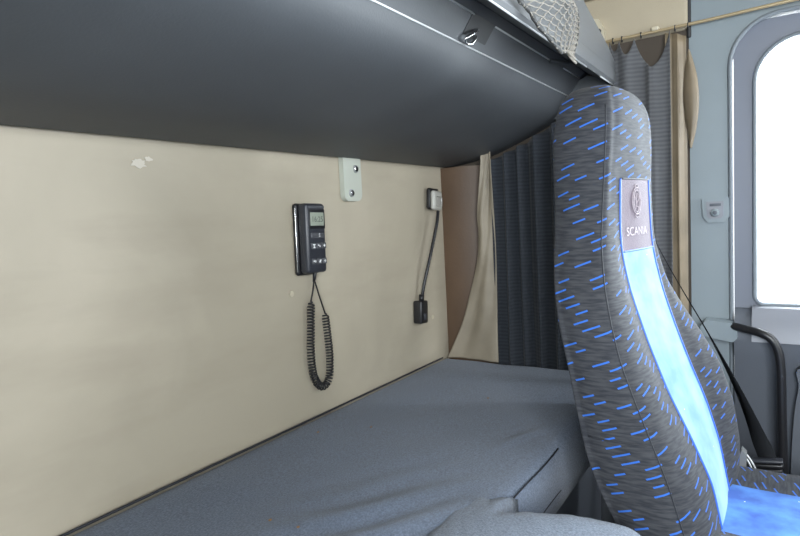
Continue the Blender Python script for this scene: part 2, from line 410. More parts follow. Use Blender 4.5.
# ------------------------------------------------------------------ grab handle on door edge
gh = thing('grab_handle', 'black curved grab handle with grey mount beside the door panel', 'handle', (2.03, .15, .96))
prism('mount', [(.205, .975), (.19, .995), (.12, .99), (.108, .975), (.106, .945), (.118, .932), (.19, .945), (.203, .955)], 0, 1.965, 2.0295, 'pillar', gh, bev=.008)
gp = [Vector(q) for q in (at(733, 326, 0, 1.975), at(745, 329, 0, 1.955), at(760, 333, 0, 1.935), at(771, 339, 0, 1.93), at(778, 351, 0, 1.93), at(781, 370, 0, 1.93), at(782, 410, 0, 1.93), at(783, 452, 0, 1.93), at(784, 490, 0, 1.93), at(783, 508, 0, 1.945), at(783, 516, 0, 1.98))]
tube('grip', catmull(gp, 6), .012, 'black', gh, seg=12)
disc('lower_foot', at(783, 517, 0, 1.974), (1, 0, 0), .02, .03, 'black', gh)

# ------------------------------------------------------------------ curtain rail
pr_ = [at(612, 42, 0, 2.0), at(650, 34, 0, 2.0), at(700, 22, 0, 1.995), at(760, 9, 0, 1.985)]
zr = 1.893
rail = thing('curtain_rail', 'thin brass coloured curtain rail running over the door window', 'curtain rail', (2.0, .45, zr))
tube('rail', catmull([(2.0, .475, zr-.003), (2.0, .2, zr), (1.99, -.02, zr+.004), (1.97, -.5, zr+.01), (1.93, -1.2, zr+.01)], 10), .005, 'brass', rail)
prism('end_bracket', [(p[0], p[1]) for p in [(.462, 1.872), (.474, 1.885), (.478, 1.93), (.494, 1.965), (.52, 1.972), (.527, 1.962), (.53, 1.88), (.5, 1.86)]], 0, 1.99, 2.034, 'cream', rail, bev=.005)
disc('bracket_screw', (1.991, .494, 1.925), (-1, 0, 0), .009, .006, 'black', rail)
box('rail_clip', (1.992, .315, zr+.001), (2.034, .335, zr+.012), 'cream', rail, bev=.002)

# ------------------------------------------------------------------ curtains
def drape(name, y0, y1, zbot, ztop, x0, amp, nf, m, parent, seed=0, n=90, rows=40, flare=0, sag=None, thick=.002):
    V = []
    for i in range(rows):
        s = i/(rows-1)
        for j in range(n):
            t = j/(n-1); y = y0+(y1-y0)*t
            zt = ztop(t) if callable(ztop) else ztop
            zb = zbot(t) if callable(zbot) else zbot
            z = zb+(zt-zb)*s
            ph = 2*PI*nf*t+.9*noise.noise((t*3+seed, 0, s*.6))*2
            a = amp*(.75+.5*noise.noise((t*5, seed+3, s*.8)))
            x = x0 + a*math.sin(ph) + .25*a*math.sin(2.3*ph+1) + flare*(1-s)*noise.noise((t*2, s, seed))
            y += .25*a*math.cos(ph)
            V.append((x, y, z))
    o = mesh_obj(name, V, grid_faces(rows, n), m, parent)
    md = o.modifiers.new('t', 'SOLIDIFY'); md.thickness = thick; md.offset = 0
    return o
def lerp_tab(tab, y):
    tab = sorted(tab)
    if y <= tab[0][0]: return tab[0][1]
    for (a, b), (c, d) in zip(tab, tab[1:]):
        if y <= c: return b+(d-b)*(y-a)/(c-a)
    return tab[-1][1]
# underside profile of the upper bunk (y,z)
UND = [(1.085, 1.543), (.93, 1.563), (.80, 1.603), (.65, 1.668), (.60, 1.728)]
cur = thing('curtain', 'dark blue-grey pleated curtain hanging at the bunk end below the upper bunk', 'curtain', (1.98, .75, .83))
drape('curtain_cloth', .878, .48, .68, lambda t: lerp_tab(UND, .935+(.48-.935)*t)-.012, 1.970, .020, 6.5, 'curtain', cur, seed=1)
# its cream lining, pulled back to the corner and knotted at waist height
LN = [(at(u, v, 0, 1.955).z, at(u, v, 0, 1.955).y, .872) for u, v in ((481, 150), (481, 165), (479, 190), (477, 215), (478, 235), (476, 262), (470, 290), (463, 320), (453, 346), (448, 357))]
V = []; n = 26
LNs = catmull([Vector(p) for p in LN], 5)
for i, p in enumerate(LNs):
    for j in range(n):
        t = j/(n-1); y = p.y+(p.z-p.y)*t
        fold = .012*math.sin(t*6+p.x*7) + .005*math.sin(t*13-p.x*9)
        V.append((1.958+fold*.6, y, p.x))
lo = mesh_obj('lining', V, grid_faces(len(LNs), n), 'lining', cur)
lo['label'] = 'cream folded lining'
md = lo.modifiers.new('t', 'SOLIDIFY'); md.thickness = .003
cur2 = thing('curtain', 'grey ribbed curtain hanging from the brass rail behind the headrest', 'curtain', (2.0, .4, .9))
def swag(t):
    pk_ = (0, .14, .44, 1.0); dp = (.03, .05, .10)
    for i in range(3):
        if t <= pk_[i+1]: k = (t-pk_[i])/(pk_[i+1]-pk_[i]); return zr-.010 - dp[i]*math.sin(PI*k)**.8
    return zr-.01
drape('curtain_cloth', .458, .285, .85, swag, 1.985, .012, 2.6, 'curtain2', cur2, seed=5, n=70, rows=60)
ln = drape('lining', .296, .240, .85, lambda t: zr-.012-.02*t, 1.995, .010, 1.2, 'tan', cur2, seed=9, n=30)
ln['label'] = 'tan edge lining'
# lens-shaped turned-back fold of the lining
V = []
fa = catmull([at(690, 50, 0, 1.985), at(697, 75, 0, 1.975), at(699, 100, 0, 1.972), at(697, 125, 0, 1.975), at(692, 148, 0, 1.985)], 6)
fb = catmull([at(688, 50, 0, 1.985), at(684, 75, 0, 1.99), at(683, 100, 0, 1.99), at(686, 125, 0, 1.99), at(690, 148, 0, 1.985)], 6)
for a_, b_ in zip(fa, fb):
    for k in range(7):
        t = k/6; q = a_.lerp(b_, t); V.append((q.x-.012*math.sin(PI*t), q.y, q.z))
tf = mesh_obj('turned_fold', V, grid_faces(len(fa), 7), 'tan', cur2)
md = tf.modifiers.new('t', 'SOLIDIFY'); md.thickness = .003
for k, (u, v) in enumerate(((613, 43), (622, 41), (641, 37), (675, 30), (688, 27))):
    y = at(u, v, 0, 2.0).y
    th = [Vector((2.0+.007*math.cos(a), y, zr-.004+.009*math.sin(a))) for a in [2*PI*i/14 for i in range(14)]]
    tube('curtain_glider', th, .0016, 'black', cur2, seg=6, closed=True)

# ------------------------------------------------------------------ upper bunk
XE = 2.0
ub = thing('upper_bunk', 'dark grey upper bunk board with front highlight strips fixed above the beige wall', 'bunk', (.8, .8, 1.7))
pA, pB, pC = at(570, 97, 0, 2.0), at(581, 79, 0, 2.0), at(588, 73, 0, 2.0)
cr_ = at(617, 84, 0, 2.0)
print('A', pA, 'B', pB, 'C', pC, 'crest', cr_)
prof = UND[:-1]+[(pA.y, pA.z)]
prof2 = [(pA.y, pA.z), (pB.y, pB.z)]
top_back = [(pC.y+.01, pC.z+.05), (1.085, pC.z+.05)]
def slab(name, P, x0, x1, m, par, bev=0): return prism(name, P, 0, x0, x1, m, par, bev=bev)
cat_und = [(p.x, p.y) for p in catmull([(y, z, 0) for y, z in UND[:-1]]+[(pA.y, pA.z, 0)], 5)]
slab('underside', cat_und+[(pB.y, pB.z), (pC.y+.004, pC.z+.004)]+top_back, XL+.01, XE+.03, 'bunk', ub)
# moulded nose strip and front wing rising above it
yc, zc = cr_.y, cr_.z
print('crest', yc, zc)
d = Vector((yc-pC.y, zc-pC.z))
nose = [(pC.y+.003, pC.z+.001), (pC.y*.6+yc*.4, pC.z*.6+zc*.4-.003), (yc+.012, zc-.002), (yc+.002, zc+.006), (yc, zc+.02), (yc+.004, zc+.05), (yc+.02, zc+.055), (pC.y+.003, pC.z+.045)]
slab('nose_strip', nose, XL+.01, XE+.015, 'fascia', ub, bev=.003)
w0 = at(605, 45, 1, yc+.01); w1 = at(582, 3, 1, yc+.01)
print('wing', w0, w1)
wing = [(XL+.01, zc+.045), (XE+.01, zc+.045), (XE+.012, zc+.06), (w0.x, w0.z), (w1.x, w1.z), (w1.x-.15, w1.z+.10), (w1.x-.3, w1.z+.14), (XL+.01, w1.z+.14)]
prism('front_wing', wing, 1, yc+.003, yc+.026, 'fascia', ub, bev=.008)
# pale strips modelled in place of the highlights on the bunk edges
def highlight_line(p, x0, x1, r=.0022, nm='highlight_strip'):
    o = tube(nm, [(x0, p.y, p.z), ((x0+x1)/2, p.y, p.z), (x1, p.y, p.z)], r, 'edge', ub, seg=8); o['label'] = 'pale strip standing for an edge highlight'; return o
def xat(p, u):
    best = min((abs((CAM + (FPX*F))[0])*0 + abs(proj(Vector((x/1000, p.y, p.z)))[0]-u), x/1000) for x in range(200, 2200, 4)); return best[1]
def proj(q):
    dd = q-CAM; w = dd.dot(F); return 400+FPX*dd.dot(RR)/w, 268-FPX*dd.dot(UU)/w
highlight_line(pA, XL+.02, XE-.02)
highlight_line(pB, XL+.02, xat(pB, 474)); highlight_line(pB, xat(pB, 495), xat(pB, 553)); highlight_line(pB, xat(pB, 563), XE-.02)
pC2 = Vector((pC.x, yc+.010, zc-.0035)); highlight_line(pC2, XL+.02, xat(pC, 557)); highlight_line(pC2, xat(pC, 573), XE-.01)
prism('end_cap', [(.68, 1.66), (.64, 1.668), (.57, 1.69), (yc+.02, 1.725), (yc+.012, zc+.02), (pC.y, zc+.04), (.68, 1.74)], 0, 1.99, 2.03, 'bunk', ub, bev=.006)
# dark rail channel between the two strips
n2 = Vector((pC.y-pB.y, pC.z-pB.z)).normalized(); nn = Vector((-n2.y, n2.x))
if nn.y > 0: nn = -nn
slab('rail_channel', [(pB.y+n2.x*.004, pB.z+n2.y*.004), (pC.y-n2.x*.003, pC.z-n2.y*.003), (pC.y-n2.x*.003+nn.x*.0015, pC.z-n2.y*.003+nn.y*.0015), (pB.y+n2.x*.004+nn.x*.0015, pB.z+n2.y*.004+nn.y*.0015)], XL+.02, XE-.03, 'channel', ub)
# latch slot with hook between strips A and B
ab = (pB-pA); 
def onAB(x, t, off): 
    q = pA.lerp(pB, t); nrm = Vector((0, ab.z, -ab.y)).normalized()
    if nrm.z > 0: nrm = -nrm
    return Vector((x, q.y, q.z))+nrm*off
def patch(name, u0, u1, t0, t1, off0, off1, m, par):
    x0, x1 = xat(pA.lerp(pB, (t0+t1)/2), u0), xat(pA.lerp(pB, (t0+t1)/2), u1)
    c = [onAB(x0, t0, off0), onAB(x1, t0, off0), onAB(x1, t1, off0), onAB(x0, t1, off0), onAB(x0, t0, off1), onAB(x1, t0, off1), onAB(x1, t1, off1), onAB(x0, t1, off1)]
    bm = bmesh.new(); vs = [bm.verts.new(v) for v in c]
    for f in ((0, 1, 2, 3), (7, 6, 5, 4), (0, 4, 5, 1), (1, 5, 6, 2), (2, 6, 7, 3), (3, 7, 4, 0)): bm.faces.new([vs[i] for i in f])
    bmesh.ops.bevel(bm, geom=list(bm.edges), offset=.0008, segments=2, affect='EDGES')
    return bm_obj(name, bm, m, par)
ls = patch('latch_slot', 468, 490, .30, 1.06, -.003, .0012, 'rubber', ub)
hx = xat(pA.lerp(pB, .3), 466)
hk = [onAB(hx+.03, .62, .002), onAB(hx+.012, .5, .008), onAB(hx-.006, .32, .010), onAB(hx-.012, .18, .009), onAB(hx, .10, .009), onAB(hx+.018, .12, .009), onAB(hx+.03, .26, .007), onAB(hx+.036, .42, .003)]
tube('latch_hook', catmull(hk, 5), .0034, 'chrome', ub)
# clip that holds the net
nc = thing('net_clip', 'short dark clip under the storage net on the bunk front edge', 'clip', tuple(onAB(xat(pB, 549), 1, .006)))
ca, cb2 = onAB(xat(pB, 549), .98, .006), Vector((xat(pC, 573), pC.y, pC.z))+Vector((0, -.012, -.003))
tube('clip_bar', catmull([ca, ca.lerp(cb2, .5)+Vector((0, -.004, -.004)), cb2], 6), .006, 'bunk', nc)
# ------------------------------------------------------------------ storage net hanging on the bunk front
yn = yc-.016
Lc = catmull([at(519, 0, 1, yn), at(529, 10, 1, yn), at(537, 24, 1, yn), at(551, 40, 1, yn), at(562, 53, 1, yn-.004)], 8)
Rc = catmull([at(572, 0, 1, yn), at(577, 10, 1, yn), at(578, 25, 1, yn), at(577, 40, 1, yn), at(573, 55, 1, yn-.004)], 8)
# the net runs on above the picture
Lc = [Lc[0]+Vector((-.10, .01, .10)), Lc[0]+Vector((-.05, .004, .05))]+Lc; Rc = [Rc[0]+Vector((-.02, .01, .10)), Rc[0]+Vector((-.01, .004, .05))]+Rc
net = thing('storage_net', 'pale knotted string storage net hanging on the upper bunk front edge', 'net', tuple(Lc[-1]))
def netp(s, t):
    f = s*(len(Lc)-1); i = min(int(f), len(Lc)-2); k = f-i
    a_, b_ = Lc[i].lerp(Lc[i+1], k), Rc[i].lerp(Rc[i+1], k)
    q = a_.lerp(b_, t); q.y -= .03*math.sin(PI*t)*min(1, 1.25*(1-s)+.12); return q
paths = []
NC, NR = 7, 15
for c in range(-NR, NC+1):
    for sg in (1, -1):
        p = []
        for k in range(41):
            s = k/40; tt = (c + sg*s*NR*.42 + (NR*.5 if sg < 0 else 0))/NC
            if 0 <= tt <= 1: p.append(netp(s, tt) + Vector((0, .002*math.sin(k*2.1), 0)))
        if len(p) > 2: paths.append(p)
kn = []
for i in range(1, 22):
    p = netp(i/22, 0); q = netp(i/22, 1)
    for w in (p, q):
        paths.append([w+Vector((random.uniform(-.006, .006), random.uniform(-.004, .002), random.uniform(-.006, .006))) for _ in range(4)])
tubes('mesh_cord', paths, .0014, 'net', net, seg=5)
tube('hem', [netp(k/30, 0) for k in range(31)], lambda t: .0045-.001*math.sin(t*40), 'netdark', net)
tube('hem', [netp(k/30, 1) for k in range(31)], .003, 'netdark', net)
ring = [netp(.97, .5)+Vector((.016*math.cos(a), .008*math.sin(a)-.003, .012*math.sin(a*1.0)-.004)) for a in [2*PI*i/18 for i in range(18)]]
tube('tie_loop', ring, .0028, 'net', net, closed=True)
tube('tie_loop', [p+Vector((.004, -.002, -.010)) for p in ring], .0024, 'net', net, closed=True)

# ------------------------------------------------------------------ bracket under the bunk
bc = at(351, 190, 1, 1.088)
bk = thing('mounting_bracket', 'pale grey-green metal bracket with two screws under the upper bunk', 'bracket', (bc.x, 1.099, bc.z))
x0, x1 = at(344, 180, 1, 1.083).x, at(361, 180, 1, 1.083).x; zb = at(351, 201, 1, 1.083).z
sh = Matrix.Translation((0, 0, 0))
prism('plate', rrect(x0, zb, x1+.002, 1.548, [.002, .002, .018, .022], 6), 1, 1.083, 1.0995, 'bracket', bk, bev=.002)
for (u, v) in ((356, 169), (352, 193)):
    q = at(u, v, 1, 1.081)
    w = disc('washer', (q.x, 1.0832, q.z), (0, -1, 0), .0125, .002, 'steel', bk, bev=.0006)
    disc('screw_head', (q.x, 1.0815, q.z), (0, -1, 0), .0085, .004, 'chrome', bk, bev=.0012)
    disc('screw_socket', (q.x, 1.0778, q.z), (0, -1, 0), .0048, .0006, 'black', bk, bev=0, seg=6)

# ------------------------------------------------------------------ wall handset with coiled cord
h0 = at(305, 272, 1, 1.05)
rot = Matrix.Rotation(math.radians(1.5), 4, 'Y')
def hM(): return Matrix.Translation((1.190, 1.0995, 1.31)) @ rot
hs = thing('wall_handset', 'black remote handset with grey display and buttons in a wall cradle', 'handset', (1.20, 1.0995, 1.31))
MM = hM()
box('cradle', (-.044, -.016, -.098), (.034, -.0002, .098), 'black', hs, bev=.008, mtx=MM)
box('cradle_highlight', (-.0455, -.0155, -.088), (-.0425, -.0125, .086), 'chrome', hs, bev=.001, mtx=MM)  # bright strip modelled for the highlight along the cradle side
bdy = box('handset_body', (-.040, -.050, -.092), (.038, -.017, .097), 'handset', hs, bev=.010, seg=4, mtx=MM)
def hbox(nm, x0, z0, x1, z1, m, par, y0=-.0515, y1=-.0485, bev=.0012): return box(nm, (x0, y0, z0), (x1, y1, z1), m, par, bev=bev, mtx=MM)
hbox('display_bezel', -.030, .028, .033, .080, 'black', bdy)
dsp = hbox('display', -.026, .036, .028, .072, 'lcd', bdy, y0=-.0523)
hbox('top_strip', -.03, .083, .032, .090, 'button', bdy)
hbox('wide_button', -.026, .003, .026, .017, 'button', bdy, y0=-.0535, bev=.002)
for r_, z in ((0, -.018), (1, -.060)):
    for cx in (-.018, .003, .024): hbox('button', cx-.0085, z-.008, cx+.0085, z+.008, 'button', bdy, y0=-.0535, bev=.002)
def text_mesh(body, size):
    cu = bpy.data.curves.new('t', 'FONT'); cu.body = body; cu.size = size; cu.align_x = 'CENTER'; cu.align_y = 'CENTER'; cu.extrude = 0
    o = bpy.data.objects.new('t', cu); COL.objects.link(o)
    dg = bpy.context.evaluated_depsgraph_get(); me = bpy.data.meshes.new_from_object(o.evaluated_get(dg))
    bpy.data.objects.remove(o); bpy.data.curves.remove(cu); return me
def front_text(nm, body, size, cx, cz, m, par, y=-.0542, sx=1):
    me = text_mesh(body, size)
    for v in me.vertices: v.co = MM @ Vector((cx+v.co.x*sx, y, cz+v.co.y))
    return link(nm, me, m, par, smooth=False)
front_text('display_digits', '16:25', .021, .001, .053, 'lcdink', bdy, y=-.0526)
front_text('button_mark', 'S', .013, .005, .010, 'icon', bdy)
def icon(cx, cz, kind):
    bm = bmesh.new()
    def bx(a, b, c, d): bm_box(bm, (cx+a, -.0544, cz+b), (cx+c, -.0537, cz+d), 0, mtx=None)
    if kind == 0: bx(-.005, .002, .005, .005); bx(-.0018, -.005, .0018, .002); bx(-.004, -.006, .004, -.004)
    elif kind == 1: bx(-.005, -.001, -.001, .003); bx(.001, -.003, .005, .003)
    elif kind == 2: bx(-.004, -.0015, .003, .0015); bx(-.001, -.004, .001, .004)
    elif kind == 3: bx(-.005, .0, -.001, .003); bx(0, -.003, .004, 0)
    else: bx(-.003, -.004, .003, .001); bx(-.001, .001, .005, .004)
    for v in bm.verts: v.co = MM @ v.co
    return bm_obj('button_mark', bm, 'icon', bdy, smooth=False)
for k, (cx, cz) in enumerate(((-.018, -.018), (.003, -.018), (.024, -.018), (-.018, -.060), (.003, -.060), (.024, -.060))): icon(cx, cz, (0, 3, 2, 1, 4, 2)[k])
pb = MM @ Vector((0.002, -.034, -.092))
tube('cord_boot', [pb+Vector((0, 0, .004)), pb+Vector((.001, .004, -.014)), pb+Vector((.002, .008, -.026))], lambda t: .0065-.003*t, 'black', hs)
yk = 1.078
q0 = pb+Vector((.002, .008, -.024))
left0, right0 = at(311, 301, 1, yk), at(325, 313, 1, yk)
st1 = catmull([q0, at(313, 290, 1, yk+.004), left0], 8); st2 = catmull([q0+Vector((.004, 0, 0)), at(319, 295, 1, yk-.004), right0], 8)
core = catmull([left0, at(311, 330, 1, yk), at(311, 352, 1, yk), at(313, 372, 1, yk), at(318, 384, 1, yk), at(324, 386, 1, yk), at(329, 378, 1, yk), at(330, 360, 1, yk), at(328, 338, 1, yk), right0], 22)
coil = []; L = 0; prev = core[0]
TURNS = 58; tot = sum((core[i+1]-core[i]).length for i in range(len(core)-1))
fine = []
for i in range(len(core)-1):
    for k in range(6): fine.append(core[i].lerp(core[i+1], k/6))
fine.append(core[-1]); acc = 0
for i, p in enumerate(fine):
    if i: acc += (p-fine[i-1]).length
    dcore = (fine[min(i+1, len(fine)-1)]-fine[max(i-1, 0)]).normalized()
    a_ = Vector((0, 1, 0)); a_ = (a_-dcore*a_.dot(dcore)).normalized(); b_ = dcore.cross(a_)
    th = 2*PI*TURNS*acc/tot; rr = .0092*min(1, acc/.01, (tot-acc)/.01+.05)
    coil.append(p+a_*math.cos(th)*rr+b_*math.sin(th)*rr)
cc = tube('coiled_cord', coil, .0023, 'black', hs, seg=6)
tubes('cord_lead', [st1, st2], .0024, 'black', hs)

# tiny screw cover buttons on the wall
for k, (u, v, lb) in enumerate(((292, 294, 'small beige screw cover on the wall, below the handset cradle'), (433, 317, 'small beige screw cover on the wall beside the reading lamp base'))):
    q = at(u, v, 1, 1.097); tag(disc('screw_cover', (q.x, 1.0995, q.z), (0, -1, 0), .008, .003, 'cream'), lb, 'screw cover')

# ------------------------------------------------------------------ gooseneck reading lamp
rl = thing('reading_lamp', 'black gooseneck reading lamp with a pale square head on the wall', 'lamp', (1.79, 1.0995, 1.03))
ly = 1.06
lb_ = at(421, 310, 1, 1.08); LM = Matrix.Translation((lb_.x, 1.0995, lb_.z)) @ Matrix.Rotation(math.radians(4), 4, 'Y')
bs = box('base', (-.024, -.036, -.048), (.024, -.0002, .034), 'black', rl, bev=.006, mtx=LM)
box('switch', (-.008, -.041, -.034), (.008, -.034, -.012), 'handset', bs, bev=.002, mtx=LM)
gpts = [LM @ Vector((.004, -.020, .030)), at(424, 285, 1, 1.07), at(429, 262, 1, ly), at(434, 238, 1, ly-.005), at(437, 222, 1, ly-.008), at(438, 211, 1, ly-.004)]
gc = catmull(gpts, 16)
tube('gooseneck', gc, lambda t: .0058+.0008*math.sin(t*300), 'black', rl, seg=10)
tube('neck_collar', [LM @ Vector((.003, -.020, .030)), LM @ Vector((.005, -.020, .056))], .0095, 'black', rl, seg=12)
lh = at(435, 200.5, 1, ly+.012); HM = Matrix.Translation(lh) @ Matrix.Rotation(math.radians(4), 4, 'Y')
box('head_back', (-.036, .004, -.034), (.038, .016, .045), 'black', rl, bev=.010, mtx=HM)
hd = box('lamp_head', (-.030, -.014, -.036), (.034, .006, .036), 'lamp', rl, bev=.010, seg=4, mtx=HM)
hd['label'] = 'pale cream lamp head'
box('lamp_lens', (-.018, -.0165, -.024), (.024, -.0125, .014), 'lens', hd, bev=.005, mtx=HM)

# ------------------------------------------------------------------ lower bunk
ZM = .812
bf = struct(box('trim_6', (XL+.005, .47, 0), (2.025, YB-.001, .64), 'door', bev=.01))       # bunk base box
mt = thing('mattress', 'blue-grey cloth covered mattress on the lower bunk beside the beige wall', 'mattress', (.8, .75, .645))
MX0, MX1, MY0, MY1 = XL+.03, 1.945, .425, 1.088
def msurf():
    V = []; NX = 150; sec = []
    # section outline (y, z): up the front, over the top, down at the wall
    r = .022
    pts = [(MY0+.02, .645), (MY0+.004, .66), (MY0, .70), (MY0-.002, .76), (MY0+.002, ZM-.02), (MY0+.010, ZM-.006), (MY0+.026, ZM)]
    pts += [(MY0+.03+(MY1-MY0-.06)*k/46, ZM) for k in range(1, 46)] + [(MY1-.02, ZM), (MY1-.008, ZM-.006), (MY1-.001, ZM-.02), (MY1, .70), (MY1-.01, .645)]
    for i in range(NX):
        t = i/(NX-1); x = MX0+(MX1-MX0)*t
        for (y, z) in pts:
            zz = z
            if z > .78:
                e = min(1, (y-MY0)/.05, (MY1-y)/.05)
                zz += e*(.006*noise.noise((x*2.2, y*3, 1)) + .0035*noise.noise((x*6, y*7, 4)))
                # soft rucks near the camera and a crease by the front corner
                dxy = (x-.72)*.8+(y-.55)*.6
                zz += e*.007*math.exp(-((x-.75)/.22)**2-((y-.60)/.14)**2)*math.sin((x*.9+y*1.2)*46+2*noise.noise((x*4, y*4, 0)))
                w = (y-.50)-(1.33-x)*.33
                zz += e*.009*math.exp(-(w/.012)**2)*max(0, 1-abs(x-1.28)/.16)
            yy = y + (.003*noise.noise((x*5, z*6, 2)) if y < MY0+.03 else 0)
            if t > .985: zz -= (t-.985)/.015*.012 if z > .78 else 0
            V.append((x, yy, zz))
    n = len(pts); Fc = grid_faces(NX, n, wrap=True); Fc += [tuple(range(n)), tuple(range((NX-1)*n, NX*n))[::-1]]
    return V, Fc
V, Fc = msurf(); mesh_obj('mattress_cover', V, Fc, 'mattress', mt)
tube('piping', [(x/100, MY0+.002, ZM-.008+.002*math.sin(x*.2)) for x in range(int(MX0*100)+2, 128, 2)], .0016, 'piping', mt)
tube('piping', [(x/100, MY0-.001, .705+.002*math.sin(x*.17)) for x in range(int(MX0*100)+2, 128, 2)], .0016, 'piping', mt)
tube('piping', [(x/100, MY1-.002, ZM+.000) for x in range(int(MX0*100)+2, int(MX1*100)-2, 2)], .003, 'piping', mt)

# ------------------------------------------------------------------ driver seat
def poly(tab):
    """list of (u, v, X) -> list of 3D points sorted by z"""
    P = [at(u, v, 0, X) for u, v, X in tab]; P.sort(key=lambda p: p.z); return P
def atz(P, z):
    if z <= P[0].z:
        d_ = (P[1]-P[0])/(P[1].z-P[0].z); return P[0]+d_*(z-P[0].z)
    for a_, b_ in zip(P, P[1:]):
        if z <= b_.z: return a_.lerp(b_, (z-a_.z)/(b_.z-a_.z))
    d_ = (P[-1]-P[-2])/(P[-1].z-P[-2].z); q = P[-1]+d_*(z-P[-1].z)*.3; q.z = z; return q
B1 = poly([(562, 115, 1.30), (558, 140, 1.30), (558, 180, 1.29), (560, 250, 1.25), (564, 310, 1.20), (573, 360, 1.18), (581, 400, 1.18), (592, 450, 1.18), (607, 490, 1.18), (630, 536, 1.18)])
S1 = poly([(606, 118, 1.275), (605, 150, 1.27), (603, 195, 1.265), (601, 240, 1.23), (604, 285, 1.18), (611, 325, 1.16), (620, 362, 1.155), (634, 400, 1.155), (650, 440, 1.155), (668, 485, 1.155), (684, 536, 1.155)])
Lp = poly([(624, 118, 1.33), (620, 180, 1.33), (620, 230, 1.325), (622, 255, 1.315), (630, 290, 1.31), (647, 340, 1.305), (668, 392, 1.30), (692, 440, 1.30), (712, 484, 1.30), (722, 530, 1.30)])
Rp = poly([(646, 118, 1.47), (648, 180, 1.48), (651, 235, 1.49), (654, 255, 1.50), (663, 290, 1.50), (677, 330, 1.50), (691, 365, 1.50), (706, 400, 1.50), (719, 440, 1.50), (726, 475, 1.50)])
S2 = poly([(652, 125, 1.53), (653, 150, 1.54), (652, 180, 1.55), (654, 235, 1.56), (666, 275, 1.58), (682, 300, 1.61), (700, 325, 1.63), (722, 360, 1.635), (736, 400, 1.64), (742, 440, 1.64), (740, 475, 1.64)])
def control(z):
    b, s, l, r, f = (atz(P, z) for P in (B1, S1, Lp, Rp, S2))
    w = max(0, min(1, (1.36-z)/.18))        # 0 at the headrest, 1 on the torso
    bulge = .004+.018*w
    yb = b.y
    back = yb+.012
    yf2 = f.y
    return [Vector((s.x+.02, yb+.008, z)), Vector((s.x-.004, yb-.010, z)), Vector((s.x-.012, (yb+s.y)/2, z)), Vector((s.x, s.y, z)),
            Vector(((s.x*.55+l.x*.45), (s.y*.55+l.y*.45)-bulge*.6, z)), Vector((l.x, l.y, z)),
            Vector(((l.x+r.x)/2, (l.y+r.y)/2-.004, z)), Vector((r.x, r.y, z)),
            Vector(((r.x*.5+f.x*.5), (r.y*.5+f.y*.5)-bulge*.25, z)), Vector((f.x, yf2+.012, z)),
            Vector((f.x+.012, (yf2+yb)/2+.02, z)), Vector((f.x-.004, yb+.0, z)), Vector((f.x-.03, yb+.010, z)), Vector(((s.x+f.x)/2, yb+.016, z))]
NS = 5; ZB, ZT, ZTOP = .60, 1.535, 1.628
zs = [ZB+(ZT-ZB)*k/70 for k in range(71)]
rings = []
for z in zs:
    rings.append(catmull(control(z), NS, closed=True))
base = rings[-1]; cen = sum(base, Vector())/len(base)
for k in range(1, 13):
    ph = PI/2*k/12; sc = math.cos(ph)**.62 if k < 12 else .02
    rings.append([Vector((cen.x+(p.x-cen.x)*sc, cen.y+(p.y-cen.y)*sc, ZT+(ZTOP-ZT)*math.sin(ph))) for p in base])
NR_, NCc = len(rings), len(rings[0])
# smooth along height
for _ in range(3):
    new = [r[:] for r in rings]
    for i in range(1, NR_-1):
        for j in range(NCc): new[i][j] = rings[i][j]*.5+(rings[i-1][j]+rings[i+1][j])*.25
    rings = new
jL, jR = 5*NS, 7*NS
zpatch0 = at(636, 252, 0, 1.40).z; zpatch1 = at(634, 178, 0, 1.40).z
print('patch z', zpatch0, zpatch1)
ip0 = min(range(71), key=lambda i: abs(zs[i]-zpatch0)); ip1 = min(range(71), key=lambda i: abs(zs[i]-zpatch1))
uvg = []
tv = 0
for i in range(NR_):
    if i: tv += (rings[i][jL]-rings[i-1][jL]).length
    js = 3*NS; row = [0]*NCc; u_ = 0
    for j in range(js, NCc):
        if j > js: u_ += (rings[i][j]-rings[i][j-1]).length
        row[j] = u_
    u_ = 0
    for j in range(js-1, -1, -1): u_ -= (rings[i][j]-rings[i][j+1]).length; row[j] = u_
    uvg += [(row[j], tv) for j in range(NCc)]
Vall = [p for r in rings for p in r]
seat = thing('driver_seat', 'high-backed driver seat in charcoal cloth with blue dashes and blue centre', 'seat', (1.4, .1, 0))
def sub(name, test, m, parent, off=0):
    fs = [f for f in grid_faces(NR_, NCc, wrap=True) if test(f[0]//NCc, f[0] % NCc)]
    used = sorted({i for f in fs for i in f}); mp = {v: k for k, v in enumerate(used)}
    return mesh_obj(name, [Vall[i] for i in used], [tuple(mp[i] for i in f) for f in fs], m, parent, uvs=[uvg[i] for i in used])
in_mid = lambda i, j: jL <= j < jR
back = sub('backrest', lambda i, j: not (in_mid(i, j) and i < ip1) , 'dash', seat)
cp = sub('centre_panel', lambda i, j: in_mid(i, j) and i < ip0, 'bluelit', seat); cp['label'] = 'blue velour centre panel in a window-lit tone'
hpz = sub('headrest_patch', lambda i, j: in_mid(i, j) and ip0 <= i < ip1, 'maroon', seat); hpz['label'] = 'maroon headrest patch'
# close bottom
# seams and piping
def seam(name, j, i0, i1, r, m, off=.0): 
    return tube(name, [rings[i][j] for i in range(i0, i1)], r, m, seat, seg=6)
seam('side_seam', 3*NS, 0, 74, .0015, 'piping')
seam('blue_piping', jL, 0, ip1+1, .0028, 'bluepipe'); seam('blue_piping', jR, 0, ip1+1, .0028, 'bluepipe')
for ii in (ip0, ip1):
    tube('blue_piping' if ii == ip0 else 'side_seam', [rings[ii][j] for j in range(jL, jR+1)], .0022, 'bluepipe' if ii == ip0 else 'piping', seat, seg=6)
tube('side_seam', [rings[22][j] for j in range(1*NS, 3*NS+1)], .0018, 'piping', seat, seg=6)
